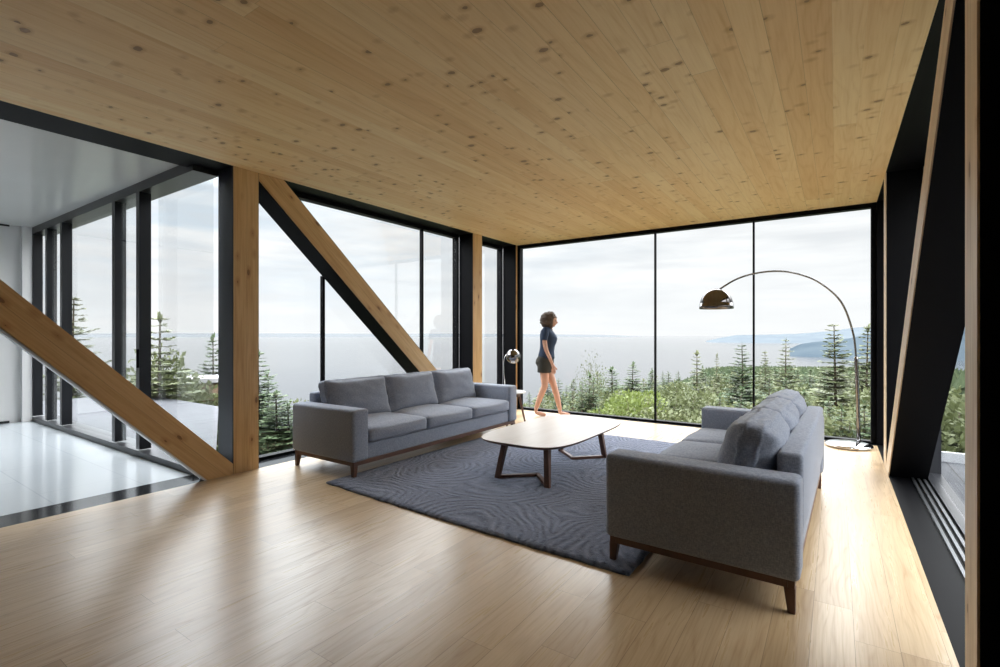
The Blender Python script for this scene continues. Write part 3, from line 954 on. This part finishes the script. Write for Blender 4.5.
SEA = -80.0
m, g = mat('sea_water')
tc = g.n('TexCoord').outputs['Object']
nz = g.noise(g.scale(tc, 0.0006, 0.0022, 1), 1.0, 5, 0.6)
n2 = g.noise(g.scale(tc, 0.05, 0.05, 1), 1.0, 3)
c = g.mix(g.rng(nz, 0.35, 0.65, 0, 1), (0.0171, 0.0190, 0.0228), (0.0228, 0.0243, 0.0273))
bp = g.n('Bump', Strength=0.3, Distance=2.0, Height=n2)
finish(g, Base_Color=c, Roughness=0.15, Specular_IOR_Level=0.4)
b = bmesh.new()
vs = [b.verts.new((45000*cos(2*pi*k/64), 45000*sin(2*pi*k/64), SEA)) for k in range(64)]
b.faces.new(vs)
sea = struct('sea', b, m)

def ridge(name, pts, dist, depth, m_, seed):
    """hill range from azimuth/height samples: pts (az deg, crest z); rises from the sea at dist"""
    b = bmesh.new(); rows = []
    n = 90
    for i in range(n + 1):
        t = i / n
        az = pts[0][0] + (pts[-1][0] - pts[0][0]) * t
        hgt = 0
        for (a0, h0), (a1, h1) in zip(pts, pts[1:]):
            if a0 <= az <= a1: hgt = h0 + (h1-h0) * (az-a0)/(a1-a0)
        row = []
        for k in range(9):
            q = k / 8
            prof_ = sin(min(1, q*1.25) * pi/2) if q < .8 else cos((q-.8)/.2*pi/2)
            rr_ = dist + depth * q
            z = SEA - 4 + (hgt - SEA + 4) * prof_ * (1 + 0.05 * noise.noise(Vector((az*1.3, q*4, seed))) + .03*noise.noise(Vector((az*5, q*9, seed))))
            row.append(b.verts.new((rr_*sin(R(az)), rr_*cos(R(az)), z)))
        rows.append(row)
    for r0, r1 in zip(rows, rows[1:]):
        for k in range(8): b.faces.new((r0[k], r1[k], r1[k+1], r0[k+1]))
    o = obj(name, b, m_, None, True)
    return o
def hillmat(n_, a, b_):  # base colours carry the aerial haze of distance
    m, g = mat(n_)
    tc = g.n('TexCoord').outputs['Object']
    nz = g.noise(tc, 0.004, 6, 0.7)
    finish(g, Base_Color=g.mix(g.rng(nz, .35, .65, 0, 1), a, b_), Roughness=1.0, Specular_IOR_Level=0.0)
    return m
def azu(u): return math.degrees(math.atan((u-500)/492.5)) - 34.306
def zc(v, u, dist):      # crest height seen at pixel row v for a point at range dist
    a = math.atan((u-500)/492.5)
    return 1.3 + (335 - v)/492.5 * dist * cos(a)
hd = 5600
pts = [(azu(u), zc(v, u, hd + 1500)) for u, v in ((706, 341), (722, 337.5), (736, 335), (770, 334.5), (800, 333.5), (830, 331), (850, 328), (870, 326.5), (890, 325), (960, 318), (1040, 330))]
tag(ridge('headland', pts, hd, 2200, hillmat('far_hazed_hills', (0.060, 0.070, 0.081), (0.072, 0.083, 0.092)), 1), 'long blue-grey headland across the bay', 'hill')
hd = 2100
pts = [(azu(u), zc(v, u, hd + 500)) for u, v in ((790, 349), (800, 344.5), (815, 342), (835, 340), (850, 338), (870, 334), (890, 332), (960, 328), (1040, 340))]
tag(ridge('headland', pts, hd, 800, hillmat('near_hazed_hills', (0.030, 0.040, 0.050), (0.042, 0.053, 0.062)), 2), 'nearer darker headland behind the arc lamp pole', 'hill')
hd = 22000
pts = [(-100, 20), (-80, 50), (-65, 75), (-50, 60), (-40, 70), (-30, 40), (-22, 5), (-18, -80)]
tag(ridge('headland', pts, hd, 2000, hillmat('hazed_far_shore', (0.0718, 0.0775, 0.0830), (0.0787, 0.0840, 0.0889)), 3), 'thin faint far shore along the sea horizon', 'hill')

# ------------------------------------------------------------------ plants
rnd = random.Random(11)
def leafmat(name, a, b_, tr_=0.25):
    m, g = mat(name)
    oi = g.n('ObjectInfo').outputs['Random']
    tc = g.n('TexCoord').outputs['Object']
    nz = g.noise(tc, 3.5, 3)
    f_ = g.m('ADD', g.m('MULTIPLY', g.rng(nz, .3, .7, 0, 1), 0.7), g.m('MULTIPLY', oi, 0.3))
    c = g.mix(f_, a, b_)
    p = g.n('BsdfPrincipled', Base_Color=c, Roughness=0.6, Specular_IOR_Level=0.3)
    t = g.n('BsdfTranslucent', Color=c)
    mx = g.n('MixShader'); g.put(mx.inputs[0], tr_); g.put(mx.inputs[1], p); g.put(mx.inputs[2], t)
    g.t.links.new(mx.outputs[0], g.n('OutputMaterial').inputs[0])
    return m
L_spruce = leafmat('spruce_needles', (0.0359, 0.0616, 0.0288), (0.0770, 0.1077, 0.0513))
L_larch = leafmat('olive_needles', (0.0770, 0.0975, 0.0462), (0.1539, 0.1642, 0.0872))
L_bright = leafmat('fresh_green_leaves', (0.0678, 0.0969, 0.0198), (0.1357, 0.1615, 0.0445), 0.35)
L_olive = leafmat('olive_green_leaves', (0.0494, 0.0623, 0.0228), (0.0988, 0.1102, 0.0494), 0.3)
M_bark = simple('grey_brown_bark', (0.10, 0.075, 0.055), 0.9, var=0.3, scale=14)

def quad(b, p, a, c_):
    b.faces.new([b.verts.new(q) for q in (p - a*0.5, p + c_*0.35 - a*0.15 + a*0.0, p + a*0.5 + c_*0.0, p - c_*0.35)])
def spruce(seed, sparse=1.0, wid=0.22, blades=1.0):
    """unit-height conifer"""
    rn = random.Random(seed)
    tr_ = tube(bmesh.new(), [(0, 0, 0), (rn.uniform(-.01, .01), 0, 0.5), (0, 0, 0.99)], [0.011, 0.007, 0.0015], 7)
    f = bmesh.new()
    z = 0.10
    while z < 0.985:
        rr_ = wid * (1 - z)**0.85 * rn.uniform(0.75, 1.1) + 0.012
        nb = max(3, int(rn.uniform(5, 8) * (0.6 + 0.4*(1-z))))
        a0 = rn.uniform(0, 6.28)
        for k in range(nb):
            a = a0 + 6.283*k/nb + rn.uniform(-.25, .25)
            ln = rr_ * rn.uniform(0.65, 1.15)
            dr = Vector((cos(a), sin(a), rn.uniform(-0.30, 0.05) + 0.35*z))
            sd = Vector((-sin(a), cos(a), 0))
            tube(tr_, [Vector((0, 0, z)), Vector((0, 0, z)) + dr*ln*0.9], [0.0028*(1.2-z), 0.0008], 4, False)
            nl = max(4, int(ln * 95 * blades))
            for q in range(nl):
                t = (q + rn.random()) / nl
                base = Vector((0, 0, z)) + dr * ln * t + Vector((0, 0, 0.05*ln*t*t))
                wl = 0.42 * ln * (1 - t)**0.7 + 0.012
                for s_ in (-1, 1):
                    d_ = (sd*s_*rn.uniform(.6, 1) + dr*rn.uniform(.5, 1.0) + Vector((0, 0, rn.uniform(-.35, .25)))).normalized()
                    L_ = wl * rn.uniform(.6, 1.1)
                    up_ = Vector((rn.uniform(-.5, .5), rn.uniform(-.5, .5), 1)).normalized()
                    wd = d_.cross(up_).normalized() * (0.0085 + 0.13*L_)
                    vs_ = [base, base + d_*L_*0.5 + wd*0.5, base + d_*L_, base + d_*L_*0.45 - wd*0.5]
                    f.faces.new([f.verts.new(q_) for q_ in vs_])
        z += rn.uniform(0.020, 0.034) * sparse
    for q in range(10):
        d_ = Vector((rn.uniform(-.4, .4), rn.uniform(-.4, .4), 1)).normalized()
        p = Vector((0, 0, 0.95 + 0.04*rn.random()))
        wd = d_.cross(Vector((1, .3, 0))).normalized()*0.004
        f.faces.new([f.verts.new(q_) for q_ in (p, p + d_*.02 + wd, p + d_*.035, p + d_*.02 - wd)])
    return tr_, f
def bush(seed, n=2600, leaf=0.035, lumps=9, airy=0.0):
    """unit-height broadleaf shrub, about unit wide"""
    rn = random.Random(seed)
    st_ = bmesh.new(); f = bmesh.new()
    cs = []
    for k in range(lumps):
        a = rn.uniform(0, 6.28); r_ = rn.uniform(0, 0.33)
        c_ = Vector((cos(a)*r_, sin(a)*r_, rn.uniform(0.25, 0.80) - 0.3*r_))
        cs.append((c_, rn.uniform(0.15, 0.25)))
        mid = Vector((c_.x*0.5, c_.y*0.5, c_.z*0.45))
        tube(st_, [(0, 0, 0), mid, c_, c_ + (c_ - mid).normalized()*0.14], [0.014, 0.010, 0.005, 0.001], 5, False)
    for k in range(n):
        c_, r_ = cs[rn.randrange(lumps)]
        v = Vector((rn.gauss(0, 1), rn.gauss(0, 1), rn.gauss(0, 1))).normalized()
        p = c_ + Vector((v.x, v.y, v.z*0.9)) * r_ * (rn.random()**0.35) * (1 + airy*rn.random())
        if p.z < 0.02: p.z = 0.02 + rn.random()*.1
        a_ = (v + Vector((rn.uniform(-1, 1), rn.uniform(-1, 1), rn.uniform(-.6, 1)))).normalized()
        w_ = a_.cross(Vector((rn.uniform(-1, 1), rn.uniform(-1, 1), rn.uniform(-1, 1)))).normalized()
        s_ = leaf * rn.uniform(0.6, 1.2)
        vs_ = [p, p + a_*s_*0.5 + w_*s_*0.3, p + a_*s_, p + a_*s_*0.5 - w_*s_*0.3]
        f.faces.new([f.verts.new(q_) for q_ in vs_])
    return st_, f

protos = {}
def plant(kind, seed, x, y, hgt, wsc, label, cat, group, rz=0.0):
    name = {'spruce': 'spruce_tree', 'larch': 'conifer_tree', 'bright': 'leafy_bush', 'olive': 'shrub', 'airy': 'birch_sapling'}[kind]
    key = (kind, seed)
    z = ground(x, y) - 0.05
    if key not in protos:
        root = thing(name, label, cat)
        if kind == 'spruce': a, f = spruce(seed, 0.75, 0.26, 1.6); ml = L_spruce
        elif kind == 'larch': a, f = spruce(seed, 0.85, 0.23, 1.9); ml = L_larch
        elif kind == 'bright': a, f = bush(seed, 7500, 0.036, 13); ml = L_bright
        elif kind == 'olive': a, f = bush(seed, 5500, 0.036, 11); ml = L_olive
        else: a, f = bush(seed, 5200, 0.019, 15, 0.55); ml = L_olive
        obj('trunk' if kind in ('spruce', 'larch') else 'stems', a, M_bark, root)
        obj('foliage', f, ml, root)
        protos[key] = root
        o = root
    else:
        o = copy_tree(protos[key])
        o['label'] = label; o['category'] = cat
    if group: o['group'] = group
    elif 'group' in o: del o['group']
    o.location = (x, y, z)
    o.scale = (hgt * wsc, hgt * wsc, hgt)
    o.rotation_euler = (0, 0, rz)
    return o

def at(u, dist):
    a = R(azu(u))
    return dist * sin(a), dist * cos(a)
def top_to_h(u, v, dist):
    x, y = at(u, dist)
    a = math.atan((u-500)/492.5)
    zt = 1.3 + (335 - v)/492.5 * dist * cos(a)
    return x, y, zt - (ground(x, y) - 0.05)

# distinctive trees: kind, seed, u, v of the top, range, width factor, label
named = [
 ('larch', 1, 834, 323, 22, 1.25, 'tallest conifer beyond the glass, just left of the arc lamp pole'),
 ('larch', 2, 868, 326, 26, 1.2, 'tall conifer cut off by the right end of the window wall'),
 ('larch', 3, 786, 338, 34, 1.1, 'slim conifer beyond the glass between the lamp shade and the tallest conifer'),
 ('spruce', 1, 742, 343, 24, 1.25, 'dense conifer just left of the right window mullion'),
 ('larch', 1, 765, 351, 36, 0.9, 'small bare-topped conifer just right of the right window mullion'),
 ('larch', 2, 717, 354, 34, 0.6, 'very thin spire of conifer left of the dense one'),
 ('larch', 3, 697, 351, 22, 1.1, 'conifer with open branches right of the middle of the window wall'),
 ('airy', 3, 592, 352, 22, 0.45, 'thin sparse sapling rising right of the walking person'),
 ('spruce', 2, 633, 363, 26, 1.6, 'dark conifer top behind the bright green bush'),
 ('spruce', 3, 612, 368, 24, 1.8, 'dark bushy conifer left of and behind the bright green bush'),
 ('bright', 1, 626, 376, 17, 0.95, 'bright green leafy bush outside the middle of the window wall'),
 ('bright', 2, 606, 398, 13.5, 1.15, 'low fresh green bush at the foot of the glass right of the person'),
 ('olive', 4, 680, 378, 19, 1.0, 'yellowish olive shrub right of the first window mullion'),
 ('spruce', 1, 258, 350, 13.5, 1.35, 'dark spruce behind the honey timber post, left of the far sofa'),
 ('spruce', 3, 276, 392, 12.5, 1.9, 'spreading dark spruce at the near end of the far sofa'),
 ('olive', 2, 311, 374, 17, 0.8, 'light olive tree top showing above the near end of the far sofa'),
 ('larch', 3, 160, 314, 13.0, 1.45, 'feathery tree with open drooping branches outside the side room glass'),
 ('spruce', 2, 213, 336, 20, 1.1, 'green conifer outside, beside the black steel column'),
 ('larch', 2, 74, 296, 16, 1.1, 'wispy branches beyond the second pane of the side room'),
 ('olive', 3, 164, 338, 14.5, 0.75, 'tall leafy shrub outside, right behind the open-branched conifer of the side room'),
 ('olive', 2, 192, 356, 16, 0.9, 'rounded shrub just left of the white-roofed shelter'),
 ('spruce', 2, 268, 372, 14.5, 1.5, 'dark spruce with its top just right of the honey timber post'),
 ('spruce', 1, 288, 404, 12.5, 1.9, 'low wide spruce just left of the near arm of the far sofa'),
 ('olive', 1, 136, 352, 18, 1.1, 'dense green shrub outside between the two dark door frames'),
 ('olive', 3, 172, 372, 19, 1.3, 'bushy green shrub behind the white-roofed shelter'),
]
for k, s, u, v, dd_, ws, lb in named:
    x, y, hgt = top_to_h(u, v, dd_)
    plant(k, s, x, y, hgt, ws, lb, 'bush' if k in ('bright', 'olive') else 'tree', None, rnd.uniform(0, 6.28))

# undergrowth filling the slope
def fill(u0, u1, d0, d1, n, vt, kinds, grp, lab, cat):
    for i in range(n):
        u = u0 + (u1-u0) * (i + rnd.random()) / n
        dd_ = rnd.uniform(d0, d1)
        v = vt(u) + rnd.uniform(-5, 7)
        x, y, hgt = top_to_h(u, v, dd_)
        if hgt < 0.5: continue
        k = rnd.choice(kinds)
        plant(k, rnd.choice((1, 2, 3)), x, y, hgt, (1.25 if k in ('olive', 'bright') else 1.1) * rnd.uniform(.85, 1.2), lab[k], {'olive': 'bush', 'bright': 'bush'}.get(k, 'tree'), grp[k], rnd.uniform(0, 6.28))
G_ = {'olive': 'olive shrubs on the slope', 'spruce': 'dark spruces on the slope', 'larch': 'open conifers on the slope', 'bright': 'fresh green bushes on the slope', 'airy': 'saplings on the slope'}
Lb = {'olive': 'olive green shrub in the undergrowth on the slope below the glass house',
      'spruce': 'small dark spruce among the shrubs on the slope outside',
      'larch': 'open-branched conifer among the woods on the slope outside',
      'bright': 'fresh green bush among the shrubs on the slope outside',
      'airy': 'sparse leafy sapling on the slope outside'}
fill(520, 600, 12, 16, 7, lambda u: 402 - (u-520)*0.1, ['olive', 'olive', 'airy'], G_, Lb, '')
fill(525, 600, 17, 30, 8, lambda u: 392 - (u-520)*0.22, ['olive', 'spruce', 'airy', 'larch'], G_, Lb, '')
fill(640, 890, 10.5, 13.5, 17, lambda u: 404, ['olive', 'olive', 'olive', 'spruce', 'larch'], G_, Lb, '')
fill(640, 890, 15, 22, 16, lambda u: 392, ['olive', 'spruce', 'olive'], G_, Lb, '')
fill(645, 890, 24, 40, 18, lambda u: 380 - max(0, u-700)*0.03, ['spruce', 'larch', 'olive'], G_, Lb, '')
fill(650, 890, 42, 75, 20, lambda u: 372 - max(0, u-720)*0.03, ['spruce', 'larch'], G_, Lb, '')
fill(575, 660, 18, 26, 7, lambda u: 378, ['olive', 'spruce'], G_, Lb, '')
fill(255, 300, 10.5, 12, 4, lambda u: 432, ['olive', 'spruce'], G_, Lb, '')
fill(262, 330, 14, 19, 5, lambda u: 412, ['olive', 'spruce'], G_, Lb, '')
fill(60, 225, 17, 26, 14, lambda u: 376, ['olive', 'spruce', 'olive'], G_, Lb, '')
fill(148, 200, 14, 18, 5, lambda u: 362 + (u-148)*0.2, ['olive', 'airy'], G_, Lb, '')
fill(900, 975, 13, 24, 8, lambda u: 380, ['spruce', 'olive'], G_, Lb, '')

# small white-roofed shelter among the trees on the left
x, y = at(209, 16.5)
sh_ = thing('garden_shelter', 'small white-roofed brown shelter among shrubs outside the side room', 'shelter', (x, y, ground(x, y)), R(55))
zr = 0.10 - ground(x, y)
obj('roof', bx(-0.6, 0.6, -0.6, 0.6, zr - 0.14, zr, 0.02), simple('pale_roofing', (0.22, 0.22, 0.23), 0.7), sh_)
obj('wall', bx(-0.5, 0.5, -0.5, 0.5, 0, zr - 0.14), simple('brown_shingle', (0.16, 0.11, 0.075), 0.9, var=0.4, scale=10), sh_)

# woods further down the slope, tree by tree
for i in range(110):
    az = -58 + 62 * ((i * 0.618034) % 1)
    dd_ = 42 * (2.3 ** rnd.random())
    x, y = dd_ * sin(R(az)), dd_ * cos(R(az))
    u_ = 500 + 492.5 * math.tan(R(az + 34.306))
    vlim = 368 if az > -12 else (374 if az > -30 else 396)
    zt = 1.3 - (vlim + rnd.uniform(-3, 8) - 335) / 492.5 * dd_ * cos(R(az + 34.306))
    hgt = min(zt - ground(x, y), rnd.uniform(6, 9))
    if hgt < 2: continue
    k = rnd.choice(['spruce', 'spruce', 'larch', 'olive'])
    plant(k, rnd.choice((1, 2, 3)), x, y, hgt, 1.3 * rnd.uniform(.9, 1.3), Lb[k], 'bush' if k == 'olive' else 'tree', G_[k], rnd.uniform(0, 6.28))

# distant woodland canopy
def woods():
    b = bmesh.new()
    n = 0
    while n < 16000:
        az = rnd.uniform(-20, 12) if rnd.random() < .72 else rnd.uniform(-75, -15)
        s_ = shore(az)
        r_ = 104 * (s_/104) ** (rnd.random()**0.8)
        x, y = r_*sin(R(az)), r_*cos(R(az))
        z = ground(x, y)
        if z < SEA + 1: continue
        n += 1
        vlim = 367 if az > -12 else (376 if az > -30 else 398)
        zt = 1.3 - (vlim + rnd.uniform(-1.5, 4) - 335) / 492.5 * r_ * cos(R(az + 34.306))
        hh2 = min(rnd.uniform(4, 9), zt - z)
        if hh2 < 1.5: hh2 = 1.5
        rr_ = hh2 * rnd.uniform(.22, .45)
        seg = 6
        zz = z
        for q, (fr_, wz) in enumerate(((0.05, 1.0), (0.35, 0.72), (0.62, 0.45))):
            ph_ = rnd.uniform(0, 6)
            base = [b.verts.new((x + rr_*wz*rnd.uniform(.7, 1.2)*cos(6.283*k/seg+ph_), y + rr_*wz*rnd.uniform(.7, 1.2)*sin(6.283*k/seg+ph_), z + hh2*(fr_ + rnd.uniform(-.06, .06)))) for k in range(seg)]
            tp = b.verts.new((x, y, z + hh2 * (fr_ + 0.45 if q < 2 else 1.0)))
            for k in range(seg): b.faces.new((base[k], base[(k+1) % seg], tp))
    return b
m, g = mat('far_canopy')
tc = g.n('TexCoord').outputs['Object']
nz = g.noise(tc, 0.12, 4, 0.7)
finish(g, Base_Color=g.mix(g.rng(nz, .35, .65, 0, 1), (0.0228, 0.0350, 0.0182), (0.0494, 0.0608, 0.0319)), Roughness=1, Specular_IOR_Level=0.1)
tag(obj('woodland', woods(), m), 'distant mixed woodland covering the slope down to the water', 'woods', kind='stuff')
